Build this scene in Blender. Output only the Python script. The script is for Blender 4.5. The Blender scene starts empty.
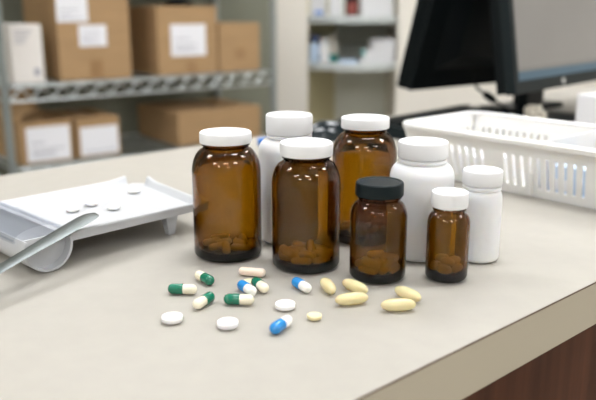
import bpy, bmesh, math, random
from mathutils import Vector, Matrix
R = math.radians
sc = bpy.context.scene
col = sc.collection

# ------------------------------------------------------------------ camera
cd = bpy.data.cameras.new('camera'); cam = bpy.data.objects.new('camera', cd); col.objects.link(cam)
cam.location = (0, 0, 1.11); cam.rotation_euler = (R(90 - 14.5), 0, 0)
cd.sensor_width = 36; cd.lens = 44.7; cd.clip_start = .01; cd.clip_end = 50
cd.dof.use_dof = True; cd.dof.focus_distance = .60; cd.dof.aperture_fstop = 5.2
sc.camera = cam
# ------------------------------------------------------------------ world, exposure
w = bpy.data.worlds.new('world'); sc.world = w; w.use_nodes = True
w.node_tree.nodes['Background'].inputs[0].default_value = (.95, .98, 1, 1)
w.node_tree.nodes['Background'].inputs[1].default_value = .4
sc.view_settings.view_transform = 'Standard'; sc.view_settings.look = 'None'
sc.view_settings.gamma = 1; sc.view_settings.exposure = -0.03
sc.cycles.use_denoising = True
sc.cycles.max_bounces = 16; sc.cycles.transmission_bounces = 16; sc.cycles.glossy_bounces = 6
sc.cycles.diffuse_bounces = 5; sc.cycles.transparent_max_bounces = 24
sc.cycles.sample_clamp_indirect = 8
PANEL = 28          # strength of the ceiling light diffusers

# ------------------------------------------------------------------ materials
def mat(name, c, rough=.5, spec=.5, metal=0, trans=0, ior=1.45, emit=0, sss=0, coat=0, bump=None, var=None, alpha=1):
    m = bpy.data.materials.new(name); m.use_nodes = True
    nt = m.node_tree; b = nt.nodes['Principled BSDF']
    b.inputs['Base Color'].default_value = (*c, 1); b.inputs['Roughness'].default_value = rough
    b.inputs['Specular IOR Level'].default_value = spec; b.inputs['Metallic'].default_value = metal
    b.inputs['Transmission Weight'].default_value = trans; b.inputs['IOR'].default_value = ior
    b.inputs['Alpha'].default_value = alpha
    b.inputs['Coat Weight'].default_value = coat
    if sss:
        b.inputs['Subsurface Weight'].default_value = sss
        b.inputs['Subsurface Radius'].default_value = (1, .8, .5); b.inputs['Subsurface Scale'].default_value = .002
    if emit:
        b.inputs['Emission Color'].default_value = (*c, 1); b.inputs['Emission Strength'].default_value = emit
    if var or bump:
        tc = nt.nodes.new('ShaderNodeTexCoord'); mp = nt.nodes.new('ShaderNodeMapping')
        nt.links.new(tc.outputs['Object'], mp.inputs[0])
    if var:                      # (scale xyz, strength)
        n = nt.nodes.new('ShaderNodeTexNoise'); n.inputs['Scale'].default_value = 1; n.inputs['Detail'].default_value = 5
        mp.inputs['Scale'].default_value = var[0]; nt.links.new(mp.outputs[0], n.inputs[0])
        r = nt.nodes.new('ShaderNodeMapRange'); r.inputs[1].default_value = .3; r.inputs[2].default_value = .7
        r.inputs[3].default_value = 1 - var[1]; r.inputs[4].default_value = 1 + var[1] * .5
        nt.links.new(n.outputs[0], r.inputs[0])
        mx = nt.nodes.new('ShaderNodeVectorMath'); mx.operation = 'MULTIPLY'; mx.inputs[0].default_value = c
        nt.links.new(r.outputs[0], mx.inputs[1]); nt.links.new(mx.outputs[0], b.inputs['Base Color'])
    if bump:                     # (scale, strength)
        n2 = nt.nodes.new('ShaderNodeTexNoise'); n2.inputs['Scale'].default_value = bump[0]
        nt.links.new(tc.outputs['Object'], n2.inputs[0])
        bp = nt.nodes.new('ShaderNodeBump'); bp.inputs['Strength'].default_value = bump[1]; bp.inputs['Distance'].default_value = .001
        nt.links.new(n2.outputs[0], bp.inputs['Height']); nt.links.new(bp.outputs[0], b.inputs['Normal'])
    return m
M = {}
M['laminate'] = mat('laminate', (.378, .356, .316), .46, .2, var=((60, 60, 60), .03))
M['edge'] = mat('edge laminate', (.46, .41, .315), .42, .3)
M['seam'] = mat('seam', (.10, .06, .04), .6)
M['wood'] = mat('wood', (.088, .033, .017), .5, .15, var=((45, 45, 2.2), .45))
M['cream'] = mat('cream wall paint', (.69, .655, .59), .7, .3, bump=(180, .1))
M['greywall'] = mat('dark grey green wall', (.20, .205, .16), .75, .3, bump=(180, .1))  # one even tone, darker and greener than the cream walls
M['alcove'] = mat('grey alcove paint', (.80, .82, .75), .7, .3, bump=(180, .1))
M['olive'] = mat('olive alcove paint', (.66, .60, .38), .7, .3, bump=(180, .1))
M['ceiling'] = mat('ceiling tile', (.78, .77, .74), .8, .2, bump=(300, .4))
M['floor'] = mat('floor vinyl', (.30, .28, .25), .45, .4, var=((3, 3, 3), .12))
M['card'] = mat('cardboard', (.39, .25, .13), .8, .2, var=((8, 8, 60), .08))
M['carddark'] = mat('cardboard inside', (.30, .18, .09), .85, .2, var=((8, 8, 60), .08))
M['tape'] = mat('brown packing tape', (.30, .175, .08), .4, .5)
M['paper'] = mat('white paper', (.80, .80, .83), .7, .3)
M['dullwhite'] = mat('matt white card', (.56, .56, .57), .7, .2)
M['gloss'] = mat('glossy black plastic', (.010, .016, .020), .12, .6)
M['carton'] = mat('white carton', (.74, .70, .66), .6, .3)
M['ink'] = mat('grey print', (.33, .33, .37), .7)
M['chrome'] = mat('zinc wire', (.56, .60, .60), .33, .5, metal=.85)
M['post'] = mat('grey steel post', (.30, .33, .32), .4, .5, metal=.6)
M['hdpe'] = mat('white bottle plastic', (.80, .80, .81), .36, .45, sss=.25)
M['capw'] = mat('white cap plastic', (.82, .82, .83), .42, .4)
M['capk'] = mat('black cap plastic', (.006, .012, .014), .36, .22)
M['traym'] = mat('white tray plastic', (.50, .51, .53), .32, .5)
M['basket'] = mat('ivory basket plastic', (.76, .75, .735), .42, .4, sss=.15)
M['black'] = mat('black plastic', (.004, .006, .007), .45, .14)
M['black2'] = mat('dark grey plastic', (.009, .014, .016), .4, .2)
M['steel'] = mat('brushed steel', (.15, .165, .165), .38, .5, metal=1, var=((4, 400, 4), .15))
M['pillw'] = mat('white tablet', (.84, .83, .83), .45, .35, sss=.2)
M['pilly'] = mat('pale yellow tablet', (.80, .70, .42), .5, .35, sss=.2)
M['capg'] = mat('green gelatin', (.005, .15, .085), .16, .55, coat=.3)
M['capb'] = mat('blue gelatin', (.018, .235, .60), .18, .55, coat=.3)
M['capc'] = mat('cream gelatin', (.82, .76, .60), .2, .5, sss=.2, coat=.2)
M['capwh'] = mat('white gelatin', (.84, .83, .80), .2, .5, sss=.2, coat=.2)
M['capp'] = mat('peach gelatin', (.84, .70, .58), .28, .5, sss=.3)
M['soft'] = mat('yellow softgel', (.93, .82, .50), .16, .5, trans=.35, ior=1.4, sss=.4)
M['tabin'] = mat('cream tablet', (.97, .93, .84), .5, .4)
M['lightblue'] = mat('pale blue paper', (.50, .62, .78), .6)
M['teal'] = mat('teal print', (.02, .30, .27), .6)
M['bluep'] = mat('blue plastic', (.03, .15, .50), .35)
M['navy'] = mat('navy plastic', (.02, .035, .10), .4)
M['redp'] = mat('dark red print', (.22, .05, .04), .5)
M['shelfp'] = mat('pale grey shelf laminate', (.50, .53, .52), .5, .4)
M['diff'] = mat('light diffuser', (.97, .985, 1.0), .6, emit=PANEL)
M['alu'] = mat('white light trim', (.8, .8, .8), .4)
M['badge'] = mat('silver badge', (.7, .7, .7), .3, metal=.6)
M['cork'] = mat('beige fluff', (.75, .70, .60), .9)

def glass_mat():
    m = bpy.data.materials.new('amber glass'); m.use_nodes = True; nt = m.node_tree
    b = nt.nodes['Principled BSDF']
    b.inputs['Base Color'].default_value = (1, 1, 1, 1); b.inputs['Roughness'].default_value = .0
    b.inputs['Transmission Weight'].default_value = 1; b.inputs['IOR'].default_value = 1.47
    v = nt.nodes.new('ShaderNodeVolumeAbsorption')
    v.inputs['Color'].default_value = (.77, .63, 0.0, 1); v.inputs['Density'].default_value = 1450
    nt.links.new(v.outputs[0], nt.nodes['Material Output'].inputs['Volume'])
    return m
M['amber'] = glass_mat()
def clear_mat():
    m = bpy.data.materials.new('clear grey plastic'); m.use_nodes = True; nt = m.node_tree
    nt.nodes.remove(nt.nodes['Principled BSDF'])
    t = nt.nodes.new('ShaderNodeBsdfTransparent'); t.inputs[0].default_value = (.94, .95, .97, 1)
    g = nt.nodes.new('ShaderNodeBsdfGlossy'); g.inputs['Roughness'].default_value = .08
    x = nt.nodes.new('ShaderNodeMixShader'); x.inputs[0].default_value = .10
    nt.links.new(t.outputs[0], x.inputs[1]); nt.links.new(g.outputs[0], x.inputs[2])
    nt.links.new(x.outputs[0], nt.nodes['Material Output'].inputs[0])
    return m
M['clear'] = clear_mat()
def screen_mat():
    m = bpy.data.materials.new('lit screen'); m.use_nodes = True; nt = m.node_tree
    b = nt.nodes['Principled BSDF']; b.inputs['Base Color'].default_value = (.02, .02, .02, 1); b.inputs['Roughness'].default_value = .35
    tc = nt.nodes.new('ShaderNodeTexCoord'); sp = nt.nodes.new('ShaderNodeSeparateXYZ')
    nt.links.new(tc.outputs['Object'], sp.inputs[0])
    cr = nt.nodes.new('ShaderNodeValToRGB'); cr.color_ramp.interpolation = 'CONSTANT'
    mr = nt.nodes.new('ShaderNodeMapRange'); mr.inputs[1].default_value = 0; mr.inputs[2].default_value = .27
    nt.links.new(sp.outputs[2], mr.inputs[0]); nt.links.new(mr.outputs[0], cr.inputs[0])
    e = cr.color_ramp.elements; e[0].position = 0; e[0].color = (.055, .13, .19, 1)
    e[1].position = .052; e[1].color = (.235, .225, .20, 1)
    k = e.new(.075); k.color = (.30, .280, .255, 1)
    n = nt.nodes.new('ShaderNodeTexNoise'); n.inputs['Scale'].default_value = 5
    nt.links.new(tc.outputs['Object'], n.inputs[0])
    mx = nt.nodes.new('ShaderNodeMix'); mx.data_type = 'RGBA'; mx.blend_type = 'MULTIPLY'; mx.inputs[0].default_value = .25
    nt.links.new(cr.outputs[0], mx.inputs[6]); nt.links.new(n.outputs[0], mx.inputs[7])
    nt.links.new(mx.outputs[2], b.inputs['Emission Color']); b.inputs['Emission Strength'].default_value = .9
    return m
M['screen'] = screen_mat()

# ------------------------------------------------------------------ helpers
def link(name, bm, m, parent=None, smooth=False, loc=None, rot=None):
    me = bpy.data.meshes.new(name)
    bmesh.ops.recalc_face_normals(bm, faces=bm.faces)
    bm.to_mesh(me); bm.free()
    ms = m if isinstance(m, (list, tuple)) else [m]
    for k in ms: me.materials.append(M[k])
    if smooth:
        for p in me.polygons: p.use_smooth = True
        try: me.set_sharp_from_angle(angle=R(smooth if smooth is not True else 40))
        except Exception: pass
    o = bpy.data.objects.new(name, me); col.objects.link(o)
    if parent: o.parent = parent
    if loc: o.location = loc
    if rot: o.rotation_euler = rot
    return o
def tag(o, label=None, cat=None, group=None, kind=None):
    if label: o['label'] = label
    if cat: o['category'] = cat
    if group: o['group'] = group
    if kind: o['kind'] = kind
    return o
def thing(name, label, cat, loc=(0, 0, 0), rz=0, group=None, rot=None):
    o = bpy.data.objects.new(name, None); col.objects.link(o); o.empty_display_size = .02
    o.location = loc; o.rotation_euler = rot if rot else (0, 0, rz)
    return tag(o, label, cat, group)
def box(bm, x0, x1, y0, y1, z0, z1, mi=0, bev=0, mtx=None):
    vs = [bm.verts.new((x, y, z)) for z in (z0, z1) for y in (y0, y1) for x in (x0, x1)]
    fs = [bm.faces.new([vs[i] for i in q]) for q in ((0, 2, 3, 1), (4, 5, 7, 6), (0, 1, 5, 4), (1, 3, 7, 5), (3, 2, 6, 7), (2, 0, 4, 6))]
    for f in fs: f.material_index = mi
    if mtx is not None:
        for v in vs: v.co = mtx @ v.co
    if bev:
        es = list({e for f in fs for e in f.edges})
        bmesh.ops.bevel(bm, geom=es, offset=bev, segments=3, profile=.6, affect='EDGES')
def boxm(*a, **k):
    bm = bmesh.new(); box(bm, *a, **k); return bm
def lathe(bm, prof, n=64, mi=0, ribs=None):
    """prof: (r, z) list; r == 0 ends close on the axis; ribs = (z0, z1, amount, count)"""
    rings = []
    for r, z in prof:
        if r < 1e-7: rings.append([bm.verts.new((0, 0, z))]); continue
        ring = []
        for k in range(n):
            a = 2 * math.pi * k / n; rr = r
            if ribs and ribs[0] <= z <= ribs[1] and r > ribs[4]: rr += ribs[2] * (1 if k % 2 else -1) * .5
            ring.append(bm.verts.new((rr * math.cos(a), rr * math.sin(a), z)))
        rings.append(ring)
    for a, b in zip(rings, rings[1:]):
        for k in range(n):
            k2 = (k + 1) % n
            if len(a) == 1 and len(b) == 1: continue
            if len(a) == 1: f = bm.faces.new((a[0], b[k], b[k2]))
            elif len(b) == 1: f = bm.faces.new((a[k], a[k2], b[0]))
            else: f = bm.faces.new((a[k], a[k2], b[k2], b[k]))
            f.material_index = mi
def arc(cx, cz, rx, rz, a0, a1, n):
    return [(cx + rx * math.cos(R(a0 + (a1 - a0) * k / n)), cz + rz * math.sin(R(a0 + (a1 - a0) * k / n))) for k in range(n + 1)]
def tube(bm, pts, r, n=8, mi=0):
    pts = [Vector(p) for p in pts]; rings = []
    for i, p in enumerate(pts):
        t = (pts[min(i + 1, len(pts) - 1)] - pts[max(i - 1, 0)]).normalized()
        u = t.cross(Vector((0, 0, 1)))
        if u.length < 1e-3: u = t.cross(Vector((1, 0, 0)))
        u.normalize(); v = t.cross(u); rr = r[i] if isinstance(r, (list, tuple)) else r
        rings.append([bm.verts.new(p + (u * math.cos(2 * math.pi * k / n) + v * math.sin(2 * math.pi * k / n)) * rr) for k in range(n)])
    for a, b in zip(rings, rings[1:]):
        for k in range(n):
            f = bm.faces.new((a[k], a[(k + 1) % n], b[(k + 1) % n], b[k])); f.material_index = mi
    for ring in (rings[0], rings[-1]):
        f = bm.faces.new(ring); f.material_index = mi
def prism(bm, poly, z0, z1, mi=0):
    lo = [bm.verts.new((x, y, z0)) for x, y in poly]; hi = [bm.verts.new((x, y, z1)) for x, y in poly]
    n = len(poly); fs = [bm.faces.new(lo[::-1]), bm.faces.new(hi)]
    for k in range(n): fs.append(bm.faces.new((lo[k], lo[(k + 1) % n], hi[(k + 1) % n], hi[k])))
    for f in fs: f.material_index = mi
def prism_y(bm, poly, y0, y1, mi=0):
    """poly in x, z extruded along y"""
    a = [bm.verts.new((x, y0, z)) for x, z in poly]; b = [bm.verts.new((x, y1, z)) for x, z in poly]
    n = len(poly); fs = [bm.faces.new(a), bm.faces.new(b[::-1])]
    for k in range(n): fs.append(bm.faces.new((a[k], b[k], b[(k + 1) % n], a[(k + 1) % n])))
    for f in fs: f.material_index = mi
def struct(name, bm, m): return tag(link(name, bm, m), kind='structure')

# ------------------------------------------------------------------ the room
CZ = 2.70
E1 = Vector((.797, .604, 0)); E2 = Vector((-.604, .797, 0)); SO = Vector((-.915, 2.287, 0))
struct('floor', boxm(-3.6, 3.2, -5.0, 4.3, -.1, 0), 'floor')
struct('ceiling', boxm(-3.6, 3.2, -5.0, 4.3, CZ, CZ + .1), 'ceiling')
struct('wall_front', boxm(-3.44, 3.2, -5.1, -5.0, 0, CZ), 'cream')
# slanting wall behind the wire shelving
p0 = Vector((-1.187, 2.646, 0)) - E1 * 2.7; p1 = Vector((-.129, 3.448, 0))
bm = bmesh.new(); prism(bm, [(p0.x, p0.y), (p1.x, p1.y), (p1.x, p1.y + .12), (p0.x + E2.x * .12, p0.y + E2.y * .12)], 0, CZ); struct('wall_back_left', bm, 'greywall')
bm = bmesh.new(); prism(bm, [(-.129, 3.448), (.046, 3.448), (.046, 3.95), (-.129, 3.95)], 0, CZ); struct('wall_pillar', bm, 'cream')
bm = bmesh.new(); prism(bm, [(.046, 3.72), (.19, 3.86), (.19, 3.95), (.046, 3.95)], 0, CZ); struct('wall_alcove_left', bm, 'olive')
bm = bmesh.new(); prism(bm, [(.19, 3.86), (.455, 3.86), (.455, 3.95), (.19, 3.95)], 0, CZ); struct('wall_alcove', bm, 'alcove')
bm = bmesh.new(); prism(bm, [(.455, 3.45), (3.1, 3.45), (3.1, 3.95), (.455, 3.95)], 0, CZ); struct('wall_back_right', bm, 'cream')
struct('wall_right', boxm(3.1, 3.2, -5.0, 3.95, 0, CZ), 'cream')
struct('wall_left', boxm(-3.44, -3.34, -5.0, 1.01, 0, CZ), 'cream')

def ceiling_light(x, y, k=1.0):
    t = thing('ceiling_light', 'oblong ceiling light panel above the room', 'ceiling light', (x, y, CZ), 0, 'ceiling lights'); t.scale = (k * 1.8, k * .85, 1)
    bm = bmesh.new()
    for a in ((-.20, .20, -.20, -.18), (-.20, .20, .18, .20), (-.20, -.18, -.18, .18), (.18, .20, -.18, .18)): box(bm, a[0], a[1], a[2], a[3], -.012, -.0005)
    link('frame', bm, 'alu', t)
    link('diffuser', boxm(-.18, .18, -.18, .18, -.008, -.002), 'diff', t)
for x, y in ((-1.7, -3.4), (.9, -3.6), (-1.7, -1.6), (.2, -1.9), (1.8, -1.4), (-1.6, .6), (.25, .8), (1.7, .8), (-.6, 2.3), (.9, 2.5)): ceiling_light(x, y, 1.25)

# ------------------------------------------------------------------ counter
def unit(x, y): v = Vector((x, y, 0)); return v.normalized()
BD = unit(.722, .691); BP = Vector((-.222, 1.094, 0))
FD = unit(.745, .667); FP = Vector((.127, .455, 0))
def pt(P0, D, s): q = P0 + D * s; return (q.x, q.y)
top = [pt(FP, FD, -.95), pt(FP, FD, 1.75), pt(BP, BD, 1.45), pt(BP, BD, -1.1)]
t = thing('countertop', 'long pale beige laminate worktop carrying the bottles, tray and basket', 'countertop', (0, 0, .862))
bm = bmesh.new(); prism(bm, top, 0, .038); link('slab', bm, 'laminate', t)
n_ = Vector((FD.y, -FD.x, 0))
a = FP + FD * -.95 + n_ * .0004; b = FP + FD * 1.75 + n_ * .0004
bm = bmesh.new(); prism(bm, [(a.x, a.y), (b.x, b.y), (b.x - n_.x * .0008, b.y - n_.y * .0008), (a.x - n_.x * .0008, a.y - n_.y * .0008)], .0366, .0378); link('edge_seam', bm, 'seam', t)
ct = t
t = thing('counter_cabinet', 'dark brown wood grain cabinet under the beige worktop', 'cabinet', (0, 0, 0))
ins = n_ * -.022
q = [Vector((*p, 0)) for p in top]
lo = [q[0] + ins, q[1] + ins, q[2] - ins, q[3] - ins]
bm = bmesh.new(); prism(bm, [(v.x, v.y) for v in lo], .08, .8615); link('body', bm, 'wood', t)
lo = [q[0] + ins * 3, q[1] + ins * 3, q[2] - ins * 3, q[3] - ins * 3]
bm = bmesh.new(); prism(bm, [(v.x, v.y) for v in lo], 0.0005, .08); link('plinth', bm, 'black', t)

b = b - n_ * .0004; a = a - n_ * .0004
bm = bmesh.new(); prism(bm, [(a.x + n_.x * .0006, a.y + n_.y * .0006), (b.x + n_.x * .0006, b.y + n_.y * .0006), (b.x, b.y), (a.x, a.y)], 0, .0366); link('edge_band', bm, 'edge', ct)
# ------------------------------------------------------------------ wire shelving
SR = math.atan2(E1.y, E1.x)
def SL(s, d, z): v = SO + E1 * s + E2 * d; return (v.x, v.y, z)
sh = thing('wire_shelving_unit', 'grey zinc wire shelving unit against the grey green wall', 'shelving', SL(0, 0, 0), SR)
for s in (.012, 1.028):
    for d in (.0, .42):
        bm = bmesh.new(); lathe(bm, [(0, 0), (.0135, 0)] + sum([[(.0135, z * .05 + .002), (.012, z * .05 + .004), (.0135, z * .05 + .006)] for z in range(1, 40)], []) + [(.0135, 2.0), (0, 2.0)], 16)
        link('post', bm, 'post', sh, loc=(s, d, .0))
def wire_shelf(z):
    bm = bmesh.new()
    x0, x1, y0, y1 = .028, 1.012, 0, .42
    for zz in (0, -.046):
        tube(bm, [(x0, y0, zz - .003), (x1, y0, zz - .003)], .0035); tube(bm, [(x0, y1, zz - .003), (x1, y1, zz - .003)], .0035)
        for x in (x0 - .014, x1 + .014): tube(bm, [(x, y0 + .012, zz - .003), (x, y1 - .012, zz - .003)], .0035)
    for y in (y0, y1):
        pts = []; k = 0; x = x0
        while x < x1 + .001:
            pts.append((x, y, -.006 if k % 2 else -.046)); x += .0328; k += 1
        tube(bm, pts, .0045)
    x = x0 + .012
    while x < x1:
        tube(bm, [(x, y0, .0008), (x, y1, .0008)], .0014, 5); x += .0135
    link('wire_shelf', bm, 'chrome', sh, loc=(0, 0, z))
wire_shelf(.877); wire_shelf(.615); wire_shelf(1.32)  # topmost shelf is added out of view, carrying boxes that shade the lower ones

def label_bm(w_, h_, seed, y=0):
    random.seed(seed); bm = bmesh.new(); box(bm, 0, w_, -.0012, -.0002, 0, h_, 0)
    z = h_ * .86
    while z > h_ * .12:
        l = random.uniform(.3, .8) * w_
        if random.random() < .6: box(bm, w_ * .1, w_ * .1 + l, -.0016, -.0011, z - h_ * .03, z, 1)
        z -= h_ * .10
    return bm
def cardboard_box(label, s0, s1, z0, z1, dep, labels=(), tapes=(), d0=.03, open_=False, m='card', name='cardboard_box', cat='box', tape_top=True):
    t = thing(name, label, cat, SL(s0, d0, z0), SR)
    W, Hh = s1 - s0, z1 - z0
    if not open_:
        bm = boxm(0, W, 0, dep, 0, Hh, bev=.002); link('carton', bm, m, t)
        if tape_top and m == 'card': link('packing_tape', boxm(W * .5 - .024, W * .5 + .024, .004, dep - .004, Hh, Hh + .0006), 'tape', t)
    else:
        bm = bmesh.new(); th = .004
        box(bm, 0, W, 0, th, 0, Hh); box(bm, 0, W, dep - th, dep, 0, Hh); box(bm, 0, th, th, dep - th, 0, Hh); box(bm, W - th, W, th, dep - th, 0, Hh); box(bm, th, W - th, th, dep - th, 0, th)
        link('carton', bm, 'card', t)
        # raised side flap and back flap
        mt = Matrix.Translation((0, 0, Hh)) @ Matrix.Rotation(R(52), 4, 'Y')
        link('flap', boxm(-.001, .003, .01, dep - .01, 0, W * .42, mtx=Matrix.Translation((0, 0, Hh)) @ Matrix.Rotation(R(-60 if open_ == 'left' else 50), 4, 'Y')), 'card', t)
        link('flap', boxm(.01, W - .01, -.001, .003, 0, dep * .34, mtx=Matrix.Translation((0, dep, Hh)) @ Matrix.Rotation(R(-40), 4, 'X')), 'carddark', t)
    for i, (a0, a1, b0, b1) in enumerate(labels):
        link('paper_label', label_bm(a1 - a0, b1 - b0, i + int(s0 * 100)), ['paper', 'ink'], t, loc=(a0 - s0, 0, b0 - z0))
    for (a0, a1, b0, b1) in tapes: link('tape_end', boxm(a0 - s0, a1 - s0, -.0007, -.0001, b0 - z0, b1 - z0), 'tape', t)
    return t
U, Lw = .8805, .6185
cardboard_box('white carton with grey printing at the left end of the upper wire shelf', .052, .152, U, 1.062, .13, m='carton', name='white_carton', d0=.035)
t = bpy.data.objects['white_carton']
link('printed_square', boxm(.068, .086, -.0006, -.0001, .022, .045), 'ink', t)
bm = bmesh.new()
for k in range(4): box(bm, .014, .07 - k * .008, -.0006, -.0001, .16 - k * .012, .164 - k * .012)
link('printed_marks', bm, 'ink', t)
cardboard_box('largest brown cardboard box with two white labels on the upper wire shelf', .203, .452, U, 1.19, .33, [(.198 + .006, .307, 1.068, 1.155), (.272, .367, .989, 1.058)], [(.304, .349, U, .945)])
cardboard_box('brown cardboard box with one white label in the middle of the upper wire shelf', .555, .796, U, 1.119, .30, [(.606, .747, .945, 1.056)], [(.665, .705, U, .925)], tape_top=False)
cardboard_box('small plain brown cardboard box at the right end of the upper wire shelf', .806, .985, U, 1.058, .22, [], [(.875, .918, .925, .965)])
t = tag(link('dark_plastic_bag', (lambda b: (lathe(b, [(0, 0)] + [(.055, .0), (.062, .006), (.055, .016), (.03, .024)] + [(0, .027)], 20), b)[1])(bmesh.new()), 'black', smooth=True), 'flat black plastic bundle lying on the middle box of the upper shelf', 'bag')
t.location = SL(.70, .14, 1.1195)
cardboard_box('open brown cardboard box with raised flaps, far left of the lower wire shelf', .050, .226, Lw, .757, .30, [(.073, .216, .626, .738)], open_='right')
cardboard_box('brown cardboard box with large label on the lower wire shelf, right of the open box', .240, .394, Lw, .752, .28, [(.252, .386, .626, .722)])
cardboard_box('wide plain brown cardboard box on the lower wire shelf below the middle box', .623, .985, Lw, .742, .34, [])

cardboard_box('large plain cardboard box added above the view to shade the shelves below, left', .10, .52, 1.3235, 1.60, .34)  # unseen box, added to darken the gaps between the boxes below
cardboard_box('large plain cardboard box added above the view to shade the shelves below, right', .55, .97, 1.3235, 1.62, .34)  # second unseen box, added to block ceiling light from the lower shelves

# ------------------------------------------------------------------ alcove shelves and what stands on them
def alcove_shelf(z, label):
    poly = [(.0475, 3.725), (.0475, 3.47)] + [(.0475 + (.453 - .0475) * k / 12, 3.47 - .10 * math.sin(math.pi * k / 12) ** .8) for k in range(1, 12)] + [(.4535, 3.47), (.4535, 3.858), (.192, 3.858)]
    bm = bmesh.new(); prism(bm, poly, z - .03, z); t = tag(link('wall_shelf', bm, 'shelfp'), label, 'shelf')
alcove_shelf(.868, 'pale bow-fronted shelf in the alcove, the lower one')
alcove_shelf(1.078, 'pale bow-fronted shelf in the alcove, at the very top of the view')
def supply(label, x, y, z, r, h, m, mc, name='plastic_bottle', cat='bottle', rcap=.7, hc=.02):
    t = thing(name, label, cat, (x, y, z + .0005))
    bm = bmesh.new(); lathe(bm, [(0, 0), (r * .92, 0), (r, r * .1), (r, h * .8), (r * .9, h * .88), (r * .6, h * .95), (r * .6, h), (0, h)], 24); link('body', bm, m, t, smooth=True)
    bm = bmesh.new(); lathe(bm, [(0, h), (r * rcap, h), (r * rcap, h + hc), (r * rcap * .9, h + hc + .003), (0, h + hc + .003)], 24); link('cap', bm, mc, t, smooth=True)
    return t
supply('white plastic bottle with navy cap at the left of the lower alcove shelf', .078, 3.50, .868, .026, .092, 'lightblue', 'navy', rcap=.85, hc=.028)
supply('white plastic bottle beside the navy capped one on the lower alcove shelf', .122, 3.47, .868, .022, .085, 'hdpe', 'capw')
t = supply('beige bottle with a teal band on the lower alcove shelf', .163, 3.55, .868, .024, .098, 'cork', 'cork')
bm = bmesh.new(); lathe(bm, [(.0245, .0), (.0248, .0), (.0248, .035), (.0245, .035)], 24); link('teal_band', bm, 'teal', t)
def carton(label, x0, x1, y, z, h, dep, m='dullwhite', stripe=None, rz=0, name='medicine_carton'):
    t = thing(name, label, 'box', (x0, y, z + .0005), rz)
    link('box_body', boxm(0, x1 - x0, 0, dep, 0, h, bev=.001), m, t)
    if stripe: link('printed_stripe', boxm(stripe[1] * (x1 - x0), stripe[2] * (x1 - x0), -.0006, -.0001, stripe[3] * h, stripe[4] * h), stripe[0], t)
    return t
carton('large white carton at the right of the lower alcove shelf', .335, .44, 3.45, .868, .105, .12)
carton('small white carton with teal edge in front of the large white carton', .29, .345, 3.415, .868, .06, .03, stripe=('teal', .0, .25, .55, .98))
carton('pale low carton lying in the middle of the lower alcove shelf', .19, .27, 3.42, .868, .012, .06, 'lightblue')
carton('white carton with a blue mark at the left of the upper alcove shelf', .056, .13, 3.49, 1.078, .11, .08, stripe=('bluep', .3, .75, .04, .2))
carton('tall white carton on the upper alcove shelf left of the dark one', .14, .20, 3.46, 1.078, .13, .08)
carton('dark red and black carton in the middle of the upper alcove shelf', .215, .275, 3.46, 1.078, .12, .06, 'black', stripe=('redp', .1, .9, .05, .5))
carton('wide white carton on the upper alcove shelf right of the dark one', .285, .43, 3.46, 1.078, .12, .10)

# ------------------------------------------------------------------ monitors, keyboard, mouse
def monitor(label, loc, rz, W, Hh, tilt, back, zc, bz=.014):
    """local x along the bottom edge, front faces -y, z up; origin = bottom left corner of the casing foot line"""
    t = thing('computer_monitor', label, 'monitor', (loc[0], loc[1], .9), rz)
    T = Matrix.Translation((0, 0, loc[2] - .9)) @ Matrix.Rotation(R(-tilt), 4, 'X')
    bm = bmesh.new(); bb = .021
    box(bm, 0, W, 0, .018, 0, bb, bev=.002, mtx=T); box(bm, 0, W, 0, .018, Hh - bz, Hh, bev=.002, mtx=T)
    box(bm, 0, bz, 0, .018, bb - .003, Hh - bz + .003, mtx=T); box(bm, W - bz, W, 0, .018, bb - .003, Hh - bz + .003, mtx=T)
    link('bezel', bm, 'black2' if not back else 'black', t)
    # bulged casing behind the frame
    bm = bmesh.new()
    box(bm, .002, W - .002, .016, .036, .002, Hh - .002, bev=.003, mtx=T)
    vs = [(.05, .034, .04), (W - .05, .034, .04), (W - .05, .034, Hh - .03), (.05, .034, Hh - .03)]
    vb = [(.09, .056, .07), (W - .09, .056, .07), (W - .09, .056, Hh - .06), (.09, .056, Hh - .06)]
    A = [bm.verts.new(T @ Vector(v)) for v in vs]; B = [bm.verts.new(T @ Vector(v)) for v in vb]
    bm.faces.new(A); bm.faces.new(B)
    for k in range(4): bm.faces.new((A[k], A[(k + 1) % 4], B[(k + 1) % 4], B[k]))
    link('rear_casing', bm, 'black', t)
    o = link('screen', boxm(0, W - 2 * bz, -.0015, .0, 0, Hh - bz - bb), 'screen', t)
    o.matrix_local = T @ Matrix.Translation((bz, .006, bb))
    if not back: link('badge', (lambda b: (lathe(b, [(0, 0), (.0055, 0), (.0055, .001), (0, .001)], 20), b)[1])(bmesh.new()), 'badge', t).matrix_local = T @ Matrix.Translation((W * .44, -.0, bb * .5)) @ Matrix.Rotation(R(90), 4, 'X')
    bm = bmesh.new(); box(bm, W / 2 - .035, W / 2 + .035, .062, .085, .012, Hh * .55 + loc[2] - .9, bev=.004)
    box(bm, W / 2 - .03, W / 2 + .03, .045, .07, Hh * .42 + loc[2] - .9, Hh * .55 + loc[2] - .9)
    link('stand_neck', bm, 'black', t)
    link('stand_base', boxm(W / 2 - .10, W / 2 + .10, .0 if not back else .025, .098, .0005, .012, bev=.003), 'black', t)
    return t
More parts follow.
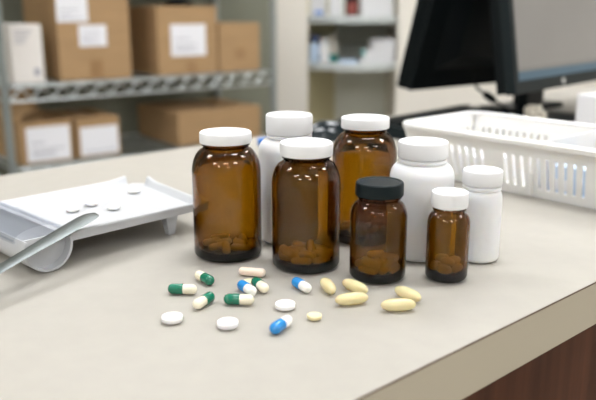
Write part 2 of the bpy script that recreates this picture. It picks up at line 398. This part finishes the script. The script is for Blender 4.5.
# left monitor is seen from behind: its front faces away, so its local frame is turned by 180 degrees
aA = math.atan2(.61, .79); WA = .64
eA = Vector((.213, 1.418, 0)) + Vector((math.cos(aA), math.sin(aA), 0)) * WA + Vector((-math.sin(aA), math.cos(aA), 0)) * .036
monitor('black computer monitor seen from behind, left of the lit screen', (eA.x, eA.y, .965), aA + math.pi, WA, .34, 16, True, 0)
aB = math.atan2(.739, .674)
monitor('black computer monitor with lit grey screen facing the counter', (.352, 1.199, .975), aB, .42, .28, 9, False, 0)

def keyboard():
    P_ = Vector((.193, 1.187, 0)); a = math.atan2(.73, .68)
    t = thing('computer_keyboard', 'black computer keyboard behind the basket under the left monitor', 'keyboard', (P_.x, P_.y, .9005), a)
    bm = bmesh.new(); prof = [(0, 0), (0, .016), (.10, .024), (.10, 0)]
    v = [[bm.verts.new((x, y, z)) for y, z in prof] for x in (0, .30)]
    bm.faces.new(v[0]); bm.faces.new(v[1][::-1])
    for k in range(4): bm.faces.new((v[0][k], v[1][k], v[1][(k + 1) % 4], v[0][(k + 1) % 4]))
    link('case', bm, 'black2', t)
    bm = bmesh.new(); sl = math.atan2(.010, .135)
    for r_ in range(4):
        for c_ in range(14):
            y = .008 + r_ * .0215; x = .010 + c_ * .0202
            z = .0165 + y * .008 / .10
            box(bm, x, x + .017, y, y + .017, z, z + .004)
    link('keys', bm, 'black', t)
keyboard()
def ellipsoid(rx, ry, rz, zcut=None, n=24, m=14):
    bm = bmesh.new(); bmesh.ops.create_uvsphere(bm, u_segments=n, v_segments=m, radius=1)
    for v in bm.verts:
        v.co = Vector((v.co.x * rx, v.co.y * ry, v.co.z * rz))
        if zcut is not None and v.co.z < zcut: v.co.z = zcut
    return bm
t = thing('computer_mouse', 'glossy black computer mouse on the worktop behind the white bottle', 'mouse', (.048, 1.215, .9005), R(35))
link('shell', ellipsoid(.052, .030, .032, 0), 'gloss', t, smooth=True)
bm = bmesh.new(); bmesh.ops.create_cone(bm, segments=16, radius1=.007, radius2=.007, depth=.006, cap_ends=True, matrix=Matrix.Translation((.030, 0, .0255)) @ Matrix.Rotation(R(90), 4, 'X')); link('wheel', bm, 'black', t)

# cable with a ferrite bead from the left monitor
t = thing('monitor_cable', 'thin black cable with a thick bead hanging below the left monitor', 'cable', (.36, 1.47, .9005))
o = Vector((.36, 1.47, .9005))
cp = [(.354, 1.5, .980), (.354, 1.5, .967), (.362, 1.5, .954), (.375, 1.5, .945)]
cq = [(.399, 1.5, .929), (.409, 1.5, .923), (.422, 1.49, .914), (.436, 1.47, .905)]
bm = bmesh.new(); tube(bm, [Vector(p) - o for p in cp + cq], .0026, 8); link('cord', bm, 'black', t, smooth=True)
bm = bmesh.new(); tube(bm, [Vector(cp[-1]) - o, Vector(cp[-1]).lerp(Vector(cq[0]), .15) - o, Vector(cp[-1]).lerp(Vector(cq[0]), .85) - o, Vector(cq[0]) - o], [.004, .0075, .0075, .004], 12); link('bead', bm, 'black', t, smooth=True)
# small white crumpled thing between the monitor stands
random.seed(8); bm = bmesh.new(); bmesh.ops.create_icosphere(bm, subdivisions=3, radius=.022)
for v in bm.verts: v.co *= random.uniform(.72, 1.12); v.co.z = max(v.co.z * 1.1, -.019)
t = tag(link('crumpled_tissue', bm, 'cork'), 'small crumpled off-white tissue on the worktop between the monitor stands', 'tissue'); t.location = (.428, 1.335, .9195 + .0006)
# white carton behind the right end of the basket
t = thing('medicine_carton', 'white carton with thin blue print beside the lit monitor', 'box', (.487, 1.185, .9005), R(30))
link('box_body', boxm(0, .09, 0, .05, 0, .073, bev=.001), 'paper', t)
link('printed_line', boxm(.018, .07, -.0005, -.0001, .034, .038), 'lightblue', t)
# blue pen behind the white bottle
t = thing('marker_pen', 'blue marker pen lying behind the tallest white bottle', 'pen', (-.0635, 1.15, .9070), R(8))
bm = bmesh.new(); tube(bm, [(0, 0, 0), (.002, 0, 0), (.030, 0, 0)], [.005, .0066, .0066], 16); link('pen_cap', bm, 'bluep', t, smooth=True)
bm = bmesh.new(); tube(bm, [(.0302, 0, 0), (.078, 0, 0), (.080, 0, 0)], [.006, .006, .005], 16); link('barrel', bm, 'paper', t, smooth=True)

# ------------------------------------------------------------------ slotted basket
def basket():
    ub = math.atan2(-.747, .665)
    t = thing('slotted_basket', 'long white plastic basket with slotted sides right of the bottles', 'basket', (.136, .955, .9005), ub)
    L, W, Hh, fl, th = .40, .157, .0665, .014, .0022
    # local: x along the front side, y to the back; rim rectangle (0..L, 0..W) at Hh, base inset by fl
    def wall(P0, P1, Q0, Q1, parent_name, slots):
        """P top corners, Q bottom corners; solid top and bottom bands joined by upright bars"""
        bm = bmesh.new()
        P0, P1, Q0, Q1 = map(Vector, (P0, P1, Q0, Q1))
        nrm = (P1 - P0).cross(Q0 - P0).normalized() * th
        def quad(u0, u1, v0, v1):
            def pp(u, v): return (P0.lerp(P1, u)).lerp(Q0.lerp(Q1, u), v)
            c = [pp(u0, v0), pp(u1, v0), pp(u1, v1), pp(u0, v1)]
            a = [bm.verts.new(x) for x in c]; b = [bm.verts.new(x + nrm) for x in c]
            bm.faces.new(a); bm.faces.new(b[::-1])
            for k in range(4): bm.faces.new((a[k], b[k], b[(k + 1) % 4], a[(k + 1) % 4]))
        quad(0, 1, 0, .30); quad(0, 1, .86, 1)
        e = [0]
        for k in range(slots):
            c = (k + .5) / slots
            if slots > 12 and (k % 12) in (0, 11): continue
            e += [c - .19 / slots, c + .19 / slots]
        e.append(1)
        for k in range(0, len(e), 2): quad(e[k], e[k + 1], .30, .86)
        return link(parent_name, bm, 'basket', t)
    c = fl
    T = [(0, 0, Hh), (L, 0, Hh), (L, W, Hh), (0, W, Hh)]
    Bt = [(c, c, .001), (L - c, c, .001), (L - c, W - c, .001), (c, W - c, .001)]
    n = [36, 12, 36, 12]
    for k in range(4): wall(T[k], T[(k + 1) % 4], Bt[k], Bt[(k + 1) % 4], 'side_wall', n[k])
    bm = bmesh.new(); prism(bm, [(c, c), (L - c, c), (L - c, W - c), (c, W - c)], .0, .002); link('base', bm, 'basket', t)
    bm = bmesh.new()          # rolled rim with rounded corners
    def rr(x0, x1, y0, y1, r, n=6):
        out = []
        for (cx, cy, a0) in ((x1 - r, y0 + r, -90), (x1 - r, y1 - r, 0), (x0 + r, y1 - r, 90), (x0 + r, y0 + r, 180)):
            out += [(cx + r * math.cos(R(a0 + 90 * i / n)), cy + r * math.sin(R(a0 + 90 * i / n))) for i in range(n + 1)]
        return out
    rings = []
    for off, z in ((-.006, Hh - .006), (-.007, Hh - .001), (-.005, Hh + .0012), (-.0, Hh + .0015), (.003, Hh), (.003, Hh - .003), (-.004, Hh - .002), (-.0045, Hh - .006)):
        rings.append([bm.verts.new((x, y, z)) for x, y in rr(off, L - off, off, W - off, .016 + max(-off, 0))])
    for a, b in zip(rings, rings[1:] + rings[:1]):
        for k in range(len(a)): bm.faces.new((a[k], a[(k + 1) % len(a)], b[(k + 1) % len(a)], b[k]))
    link('rim', bm, 'basket', t, smooth=True)
    for x in (.185,): link('divider', boxm(x, x + .002, .006, W - .006, .003, Hh - .004), 'basket', t)
    return t
bk = basket()
ub = math.atan2(-.747, .665); UB = Vector((math.cos(ub), math.sin(ub), 0)); VB = Vector((-math.sin(ub), math.cos(ub), 0)); BO = Vector((.136, .955, 0))
for (x, y, L, W, h, m, sm, lab) in ((.026, .022, .05, .06, .032, 'paper', 'teal', 'small white carton with teal end at the left end inside the basket'),
                                    (.080, .020, .045, .07, .030, 'paper', 'bluep', 'small white carton with blue end inside the basket, left compartment'),
                                    (.20, .022, .06, .08, .036, 'lightblue', 'paper', 'pale blue carton inside the right compartment of the basket'),
                                    (.27, .022, .07, .08, .034, 'paper', 'lightblue', 'white carton with pale blue end at the right end inside the basket')):
    q_ = BO + UB * x + VB * y
    t = thing('medicine_carton', lab, 'box', (q_.x, q_.y, .9030), ub)
    link('box_body', boxm(0, L, 0, W, 0, h, bev=.0008), m, t)
    link('printed_end', boxm(L * .1, L * .45, -.0005, -.0001, h * .25, h * .6), sm, t)

# ------------------------------------------------------------------ pill counting tray
th = R(45.8); AX = Vector((math.cos(th), math.sin(th), 0)); AY = Vector((-math.sin(th), math.cos(th), 0))
TO = Vector((-.093, .697, 0)) - AX * .164        # ground point below the near end of the trough axis
def tray():
    t = thing('pill_counting_tray', 'white plastic pill counting tray with side trough, left of the bottles', 'tray', (TO.x, TO.y, .9005), th)
    L, W, LF = .164, .137, .185
    zf, zr = .0225, .0285        # floor top and rim top
    x0 = .0195; ch = .019         # ch = spout gap at the far right corner
    bm = bmesh.new()
    prism(bm, [(x0, 0.002), (L - .004, 0.002), (LF - .007, W - ch), (LF - .002, W - ch * .6), (LF - ch * .6, W - .001), (LF - ch, W - .004), (x0, W - .004)], zf - .002, zf)
    def rim(p, q, nrm, tip0=0, tip1=0, skirt=.0085):
        """flared rim wall from p to q; nrm points outwards"""
        p, q, nrm = Vector((*p, 0)), Vector((*q, 0)), Vector((*nrm, 0)); N = 14; rows = []
        for k in range(N + 1):
            u = k / N; b = p.lerp(q, u)
            up = tip0 * max(0, 1 - u * 7) ** 1.5 + tip1 * max(0, 1 - (1 - u) * 7) ** 1.5
            pr_ = [(-.0065, zf - .001), (-.0055, zf), (-.0035, zf + .0012), (-.0012, zr - .0008), (.0, zr), (.0022, zr), (.0026, zr - .0012), (.0014, zr - skirt * .5), (.0010, zr - skirt), (-.0006, zr - skirt), (-.0008, zf - .0025)]
            rows.append([bm.verts.new(b + nrm * o_ + Vector((0, 0, z + (up if z > zf + .003 else 0)))) for o_, z in pr_])
        m_ = len(rows[0])
        for a, b in zip(rows, rows[1:]):
            for k in range(m_): bm.faces.new((a[k], a[(k + 1) % m_], b[(k + 1) % m_], b[k]))
        bm.faces.new(rows[0]); bm.faces.new(rows[-1][::-1])
    rim((x0, 0), (L, 0), (0, -1)); rim((L, -.002), (LF - .003, W - ch), (.989, -.15), 0, .003); rim((LF - ch, W), (x0, W), (0, 1), .003, 0)
    link('tray_floor', bm, 'traym', t, smooth=35)
    # trough: half pipe with an end wall set back
    ro, ri, zc = .0212, .0192, .0212
    bm = bmesh.new()
    out = [(ro * math.cos(R(a)), zc + ro * math.sin(R(a))) for a in range(158, 383, 9)]
    inn = [(ri * math.cos(R(a)), zc + ri * math.sin(R(a))) for a in range(374, 157, -9)]
    prism_y(bm, out + inn, -.006, W + .004)
    link('trough', bm, 'traym', t, smooth=35)
    disc = [(ri * 1.005 * math.cos(R(a)), zc + ri * 1.005 * math.sin(R(a))) for a in range(160, 381, 10)]
    for y in (.003, W - .003):
        bm = bmesh.new(); prism_y(bm, disc, y, y + .002); link('trough_end', bm, 'traym', t, smooth=35)
    # clear hinged cover over the trough
    bm = bmesh.new()
    o_ = [(.0235 * math.cos(R(a)), zc + .006 + .010 * math.sin(R(a))) for a in range(0, 181, 12)]
    i_ = [(.0225 * math.cos(R(a)), zc + .006 + .009 * math.sin(R(a))) for a in range(180, -1, -12)]
    prism_y(bm, o_ + i_, .008, W); link('clear_cover', bm, 'clear', t, smooth=35)
    bm = bmesh.new(); tube(bm, [(.0232, .008, zc + .006), (.0232, W, zc + .006)], .0016); tube(bm, [(-.0232, .008, zc + .006), (-.0232, W, zc + .006)], .0016)
    link('cover_hinge', bm, 'clear', t, smooth=True)
    for (x, y) in ((L - .034, .010), (L - .012, W - .03)):
        bm = bmesh.new(); a = [bm.verts.new((x + dx, y + dy, zf - .002)) for dx, dy in ((-.006, -.005), (.008, -.005), (.008, .005), (-.006, .005))]
        b = [bm.verts.new((x + dx, y + dy, 0)) for dx, dy in ((-.002, -.003), (.005, -.003), (.005, .003), (-.002, .003))]
        bm.faces.new(a); bm.faces.new(b)
        for k in range(4): bm.faces.new((a[k], a[(k + 1) % 4], b[(k + 1) % 4], b[k]))
        link('foot', bm, 'traym', t)
    return t
tray()

# steel spatula leaning on the near rim of the tray
def spatula():
    tip, low = SP_TIP, SP_LOW
    ax = (low - tip).normalized(); side = ax.cross(Vector((0, 0, 1))).normalized(); up = side.cross(ax).normalized()
    if up.z < 0: up = -up
    rl = Matrix.Rotation(R(SP_ROLL), 3, ax); side = rl @ side; up = rl @ up
    t = thing('steel_spatula', 'steel pill counting spatula leaning across the near corner of the tray', 'spatula', (0, 0, 0))
    t.matrix_world = Matrix(((ax.x, side.x, up.x, tip.x), (ax.y, side.y, up.y, tip.y), (ax.z, side.z, up.z, tip.z), (0, 0, 0, 1)))
    def strip(st, name, m):
        bm = bmesh.new(); rings = []
        for x, hw, z in st:
            rings.append([bm.verts.new(v) for v in ((x, -hw, z), (x, -hw * .6, z + .0006), (x, hw * .6, z + .0006), (x, hw, z), (x, hw * .6, z - .0006), (x, -hw * .6, z - .0006))])
        for a, b in zip(rings, rings[1:]):
            for k in range(6): bm.faces.new((a[k], a[(k + 1) % 6], b[(k + 1) % 6], b[k]))
        bm.faces.new(rings[0]); bm.faces.new(rings[-1][::-1])
        link(name, bm, m, t, smooth=30)
    strip([(0, .0012, 0), (.001, .0032, 0), (.003, .0068, 0), (.006, .0084, 0), (.012, .0094, 0), (.03, .0094, 0), (.05, .0088, 0), (.075, .0074, 0), (.10, .0068, 0)], 'blade', 'steel')
    strip([(.10, .0068, 0), (.12, .0068, 0), (.17, .0075, .0), (.185, .0065, .0), (.19, .003, .0)], 'handle', 'steel')
SP_TIP = Vector((-.1768, .6215, .9374)); SP_LOW = Vector((-.2222, .5222, .9222))
SP_ROLL = 0
spatula()

# ------------------------------------------------------------------ bottles
def cap_part(t, r, z0, z1, nr, m, label=None, ring=False):
    zt = z1; bm = bmesh.new()
    prof = [(nr + .0006, z0), (r * .985, z0), (r, z0 + .0006), (r, z1 - .0018), (r * .985, z1 - .0006), (r * .95, z1), (r * .86, z1), (r * .83, z1 - .0005), (0, z1 - .0006),]
    prof2 = [(0, z1 - .0022), (nr + .0006, z1 - .0022), (nr + .0006, z0)]
    # lathe twice for separate skins; joined at the lower lip
    lathe(bm, prof + prof2, 120, ribs=(z0 + .0005, z1 - .0015, .00018, 0, r * .97))
    bmesh.ops.remove_doubles(bm, verts=bm.verts, dist=1e-6)
    return link('cap', bm, m, t, smooth=30)
def amber_bottle(label, x, y, r, rc, ht, zc, zs, cap='capw', caplabel=None):
    t = thing('amber_bottle', label, 'bottle', (x, y, .9004))
    nr = rc * .88; w_ = .0020; rn = min(.010, (zc - zs) * .55)
    he = .0045
    out = [(0, .0012), (r * .70, .0006), (r - he, 0)] + arc(r - he, he, he, he, -80, 0, 5) + [(r, zs * .5)]
    zsh = zc - .0045            # top of the shoulder
    out += arc(nr * .90, zs, r - nr * .90, (zsh - zs) * 1.0, 0, 78, 11)
    out += [(nr * .985, zsh + .0005), (nr * 1.02, zsh + .0018), (nr * 1.05, zsh + .0026), (nr * 1.02, zsh + .0034), (nr * .97, zc + .0002), (nr * .97, ht - .0035), (nr * .95, ht - .0026)]
    ri = r - w_; hi = .006
    inn = [(nr * .84, ht - .0026), (nr * .83, ht - .0035), (nr * .83, zsh)] + arc(nr * .83, zs - .001, ri - nr * .83, zsh - zs - .001, 80, 0, 9) + [(ri, zs * .5)] + arc(ri - hi, .0048 + hi, hi, hi, 0, -80, 5) + [(ri * .6, .0050), (0, .0059)]
    bm = bmesh.new(); lathe(bm, out + inn, 72); link('glass_body', bm, 'amber', t, smooth=60)
    c = cap_part(t, rc, zc, ht, nr, cap)
    if caplabel: c['label'] = caplabel
    return t
def white_bottle(label, x, y, r, rc, ht, zc, zs):
    t = thing('white_bottle', label, 'bottle', (x, y, .9004)); nr = rc * .90; he = .004; w_ = .0015
    out = [(0, .001), (r * .8, .0006), (r - he, 0)] + arc(r - he, he, he, he, -80, 0, 5) + [(r, zs * .5)]
    zsh = zc - .0052
    out += arc(nr * .98, zs, r - nr * .98, zsh - zs, 0, 84, 10)
    out += [(nr, zsh + .0004), (rc * .975, zsh + .0012), (rc * .98, zsh + .0034), (nr, zsh + .0042), (nr, ht - .0032), (nr * .97, ht - .0026), (0, ht - .0026)]
    bm = bmesh.new(); lathe(bm, out, 72); link('body', bm, 'hdpe', t, smooth=50)
    cap_part(t, rc, zc, ht, nr, 'capw')
    return t
BT = dict(
 B1=('large amber glass bottle with white cap, leftmost of the bottles, beside the tray', -.0616, .6225, .0297, .0222, .1090, .0997, .0735),
 B2=('large amber glass bottle with white cap standing in front of the tallest white bottle', .0067, .5935, .0285, .0216, .1051, .0946, .0700),
 B3=('large amber glass bottle with white cap at the back, behind the black-capped bottle', .0612, .6690, .0296, .0219, .1146, .1050, .0800),
 B4=('medium amber glass bottle with a ribbed black cap', .0640, .5645, .0226, .0189, .0788, .0680, .0505),
 B5=('smallest amber glass bottle, white capped, at the front right of the bottles', .1190, .5615, .0168, .0143, .0716, .0596, .0450))
for k, v in BT.items(): amber_bottle(*v, cap='capk' if k == 'B4' else 'capw', caplabel='ribbed black cap' if k == 'B4' else None)
white_bottle('tallest white plastic bottle, at the back between two large amber bottles', -.0080, .6690, .0285, .0213, .1172, .1003, .0830)
white_bottle('large white plastic bottle between the black-capped bottle and the small white one', .1068, .6225, .0276, .0213, .1008, .0872, .0690)
white_bottle('small white plastic bottle, rightmost, in front of the basket', .1558, .6095, .0176, .0166, .0787, .0665, .0510)

# ------------------------------------------------------------------ pills inside the amber bottles (resting poses)
def caplet_bm(L, W, H_):
    bm = bmesh.new(); bmesh.ops.create_uvsphere(bm, u_segments=20, v_segments=12, radius=1)
    for v in bm.verts:
        x = v.co.x
        v.co = Vector(((L / 2 - W / 2) * (1 if x > 1e-3 else -1 if x < -1e-3 else 0) + x * W / 2, v.co.y * W / 2, v.co.z * H_ / 2))
    return bm
def oval_bm(L, W, H_):
    bm = bmesh.new(); bmesh.ops.create_uvsphere(bm, u_segments=20, v_segments=12, radius=1)
    for v in bm.verts: v.co = Vector((v.co.x * L / 2, v.co.y * W / 2, max(-.75, min(.75, v.co.z)) / .75 * H_ / 2))
    return bm
IN = dict(
B1=[[-0.0099, 0.0176, 0.0035, 0.42, -0.01, -2.81], [-0.0084, -0.0074, 0.0034, -0.14, 0.0, 0.61], [0.0212, -0.0006, 0.0035, 0.42, 0.01, 1.54], [0.0119, -0.0121, 0.0034, 0.14, -0.0, -0.24], [-0.0158, 0.0058, 0.0034, -3.0, -0.0, 0.61], [-0.0002, -0.0164, 0.0047, -0.32, 0.21, -1.42], [0.0105, -0.0001, 0.0039, 1.39, -0.04, -0.96], [-0.0055, 0.0038, 0.0034, -3.0, 0.0, 0.61], [0.0129, 0.0131, 0.0036, -2.43, -0.02, -1.35]],
B2=[[0.0124, 0.0162, 0.0034, -0.14, -0.0, -0.65], [-0.0083, 0.0116, 0.0034, -0.14, 0.0, 2.8], [-0.004, -0.0199, 0.0035, 0.42, -0.01, -0.2], [0.0164, 0.0048, 0.0038, -2.1, -0.03, -0.49], [-0.0144, -0.0096, 0.0036, 0.65, 0.02, 2.83], [0.0128, -0.0159, 0.0034, -3.01, -0.0, 0.68], [-0.0159, -0.0017, 0.0038, 1.04, -0.03, 2.86], [-0.0043, 0.02, 0.0051, -0.66, 0.28, 0.21], [0.0135, -0.0021, 0.0034, 0.14, 0.0, -0.54], [-0.0146, 0.0057, 0.0034, 0.14, 3.14, -0.34], [0.0019, -0.0026, 0.0038, 2.1, -0.03, -0.82], [0.0041, 0.0116, 0.0059, 0.36, 2.69, 1.61], [-0.0004, -0.0104, 0.0045, -1.71, -0.14, -0.81], [-0.0164, -0.0127, 0.0102, 1.06, 0.17, -0.92]],
B3=[[-0.0077, 0.0011, 0.0034, 0.14, -0.0, -2.64], [-0.01, -0.0147, 0.0035, -0.42, 0.01, 1.79], [0.0212, -0.003, 0.0038, -2.1, 0.03, -1.71], [-0.0149, 0.007, 0.0035, -0.42, 0.01, -2.81], [-0.0024, -0.0129, 0.0035, -2.73, -0.01, 1.85], [-0.0109, 0.0163, 0.0034, 0.14, 0.0, -2.81], [0.0019, 0.0158, 0.0034, 0.14, 0.0, 1.11], [0.0099, -0.0011, 0.0034, -0.14, 0.0, 1.05]],
B4=[[-0.0089, -0.012, 0.0034, 2.99, 0.0, -0.64], [-0.0051, 0.0143, 0.0037, -1.41, 0.04, 0.34], [0.0132, -0.0072, 0.0034, -0.1, 3.13, 1.07], [0.0123, 0.0089, 0.0036, 1.4, -0.03, 2.19], [-0.0025, 0.0077, 0.0035, -0.44, 0.01, 0.29], [-0.0035, 0.0, 0.0035, 2.7, -0.01, 0.22], [0.0056, -0.0147, 0.0076, -0.93, -0.86, 0.37], [-0.0002, 0.0122, 0.0094, 0.39, 0.04, 0.41], [0.0071, -0.0034, 0.0057, 0.63, 0.44, 1.02], [0.0108, 0.0042, 0.0094, 0.0, 3.04, -0.66], [-0.0061, -0.0136, 0.0104, -2.17, 0.02, -0.39], [-0.0152, 0.0019, 0.0052, -1.75, -0.3, -1.7], [-0.0044, -0.0074, 0.0064, 2.08, 0.56, -0.46]],
B5=[[-0.0037, 0.0085, 0.0029, 0.0, -0.0, -2.64], [0.0073, -0.0069, 0.0044, 1.01, 0.12, -2.38], [0.0069, 0.0058, 0.0029, -0.0, -0.0, -1.23], [-0.0037, -0.0099, 0.0046, 1.38, 0.14, -0.38], [-0.0022, -0.0021, 0.0029, 0.0, -0.0, 2.34], [-0.0105, -0.0004, 0.0046, 1.35, -0.14, -1.51], [-0.0025, 0.0076, 0.0089, 0.0, 3.14, -0.21], [-0.0006, -0.0057, 0.01, -0.66, 0.09, -0.48], [0.0062, 0.001, 0.0084, -0.39, 0.25, -3.01]])
SHP = dict(B1=(.018, .0072, .0062), B2=(.0172, .0072, .0062), B3=(.0172, .0072, .0062), B4=(.0168, .0068, .0062), B5=(.012, .0086, .0052))
WH = dict(B1='leftmost amber bottle', B2='amber bottle in front of the tallest white bottle', B3='amber bottle at the back', B4='black-capped amber bottle', B5='smallest amber bottle')
for k, lst in IN.items():
    first = None; x, y = BT[k][1], BT[k][2]
    lab = ('oblong tablet' if k != 'B5' else 'oval tablet') + ' inside the ' + WH[k]
    for (px, py, pz, ex, ey, ez) in lst:
        if first is None:
            o = first = link('oblong_tablet' if k != 'B5' else 'oval_tablet', caplet_bm(*SHP[k]) if k != 'B5' else oval_bm(*SHP[k]), 'tabin', smooth=60)
            tag(o, lab, 'tablet', 'tablets inside the ' + WH[k])
        else:
            o = first.copy(); col.objects.link(o)
        o.location = (x + px * .96, y + py * .96, .9004 + .0057 + pz); o.rotation_euler = (ex, ey, ez)

# ------------------------------------------------------------------ loose pills on the worktop
def two_part_capsule(name, label, x, y, yaw, ma, mb, L=.0226, r=.0041, group=None):
    """local +x end carries the body (mb), -x end the cap (ma)"""
    t = thing(name, label, 'capsule', (x, y, .9003), R(yaw))
    def half(sgn, rr, x0, m, nm):
        bm = bmesh.new(); le = L / 2 - rr
        prof = [(0, x0)] + [(rr * .999, x0), (rr, x0 + .0002)] if sgn > 0 else None
        pts = [(0, x0), (rr * .97, x0), (rr, x0 + .0003), (rr, le)] + [(rr * math.cos(R(a)), le + rr * math.sin(R(a))) for a in range(10, 90, 10)] + [(0, L / 2)]
        lathe(bm, pts, 32)
        bmesh.ops.rotate(bm, verts=bm.verts, matrix=Matrix.Rotation(R(90 * sgn), 3, 'Y'))
        for v in bm.verts: v.co.z += r
        link(nm, bm, m, t, smooth=50)
    half(-1, r, -.0008, ma, 'capsule_cap'); half(1, r * .955, .0008, mb, 'capsule_body')
    return t
for nm, lab, x, y, yaw, ma, mb in (
 ('green_capsule', 'green and cream capsule furthest left, lying crosswise above the left round tablet', -.0875, .5258, -5.3, 'capg', 'capc'),
 ('green_capsule', 'green and cream capsule at the back left, its green end nearest the front', -.0738, .5500, 128.5, 'capg', 'capc'),
 ('green_capsule', 'green and cream capsule slanting with its cream end nearest the front', -.0685, .5031, 242.6, 'capg', 'capc'),
 ('green_capsule', 'green and cream capsule lying crosswise just in front of the blue and white one', -.0432, .5052, -4.7, 'capg', 'capc'),
 ('green_capsule', 'green and cream capsule right of the blue and white one in the cluster', -.0292, .5345, -62.8, 'capg', 'capc'),
 ('blue_capsule', 'blue and white capsule in the middle of the green capsule cluster', -.0388, .5275, -57.2, 'capb', 'capwh'),
 ('blue_capsule', 'blue and white capsule just in front of the amber bottle, left of the softgels', .0028, .5342, -58.1, 'capb', 'capwh'),
 ('blue_capsule', 'blue and white capsule nearest the front, its white end pointing back right', -.0113, .4609, 59.1, 'capb', 'capwh')):
    two_part_capsule(nm, lab, x, y, yaw, ma, mb)
t = tag(link('peach_capsule', caplet_bm(.0228, .0070, .0070), 'capp', smooth=60), 'plain peach capsule lying behind the cluster, close to the bottles', 'capsule'); t.location = (-.0370, .5648, .9039); t.rotation_euler = (0, 0, R(-14))

def tablet(name, label, x, y, z, r, h, m, first=None, group=None):
    if first is None:
        bm = bmesh.new(); d = h * .20
        prof = [(0, 0), (r * .5, d * .25), (r * .85, d * .75), (r * .97, d * 1.05), (r, d * 1.3), (r, h - d * 1.3), (r * .97, h - d * 1.05), (r * .85, h - d * .75), (r * .5, h - d * .25), (0, h)]
        lathe(bm, prof, 40); o = link(name, bm, m, smooth=50)
    else: o = first.copy(); col.objects.link(o)
    tag(o, label, 'tablet', group); o.location = (x, y, z); return o
T0 = tablet('round_tablet', 'white round tablet, leftmost of the loose ones on the worktop', -.0868, .4745, .9003, .0073, .0056, 'pillw')
tablet('round_tablet', 'white round tablet nearest the front, left of the blue and white capsule', -.0478, .4655, .9003, .0073, .0056, 'pillw', T0)
tablet('round_tablet', 'white round tablet beside the small yellow one, in front of the bottles', -.0092, .4975, .9003, .0073, .0056, 'pillw', T0)
tablet('yellow_tablet', 'small pale yellow round tablet in front of the softgels', .0114, .4790, .9003, .0051, .0042, 'pilly')
tablet('yellow_tablet', 'small pale yellow tablet half hidden behind the capsule cluster', -.0385, .5475, .9003, .0046, .0035, 'pilly')
for i, (x, y, lab) in enumerate(((-.214, .678, 'white round tablet on the tray, nearest the spatula tip'), (-.202, .700, 'white round tablet on the tray, second from the left'),
                                 (-.177, .685, 'white round tablet on the tray, in the middle of the floor'), (-.171, .752, 'white round tablet on the tray close to the spout corner'))):
    o = tablet('round_tablet', lab, x, y, .9232 + .0002, .0073, .0056, 'pillw', T0); o.scale = (.86, .86, .9)
o = tablet('round_tablet', 'white round tablet lying in the trough under the clear cover', *(TO + AY * .068)[:2], .9005 + .0035, .0073, .0056, 'pillw', T0); o.scale = (.8, .8, .8)

def softgel(label, x, y, yaw, L=.0255, W=.0094, first=None):
    if first is None:
        bm = bmesh.new(); N = 16; rr = W / 2; prof = []
        for k in range(N + 1):
            a = math.pi * k / N; c_ = -math.cos(a)
            prof.append((rr * (1 - abs(c_) ** 2.6) ** .5 if 0 < k < N else 0, c_ * L / 2))
        prof = [(p[0], p[1]) for p in prof]
        lathe(bm, prof, 32)
        bmesh.ops.rotate(bm, verts=bm.verts, matrix=Matrix.Rotation(R(90), 3, 'Y')); o = link('yellow_softgel', bm, 'soft', smooth=70)
    else: o = first.copy(); col.objects.link(o)
    tag(o, label, 'softgel'); o.location = (x, y, .9003 + W / 2); o.rotation_euler = (0, 0, R(yaw)); return o
G0 = softgel('translucent yellow softgel, leftmost, pointing towards the bottles', .0229, .5312, -73.9)
softgel('translucent yellow softgel behind the crosswise one, in front of the black-capped bottle', .0435, .5300, -48, first=G0)
softgel('translucent yellow softgel lying crosswise in the left trio, nearest the front', .0393, .5050, 15, first=G0)
softgel('translucent yellow softgel at the back of the right pair', .0816, .5145, -52, first=G0)
softgel('translucent yellow softgel lying crosswise at the front of the right pair', .0718, .4935, 4, first=G0)
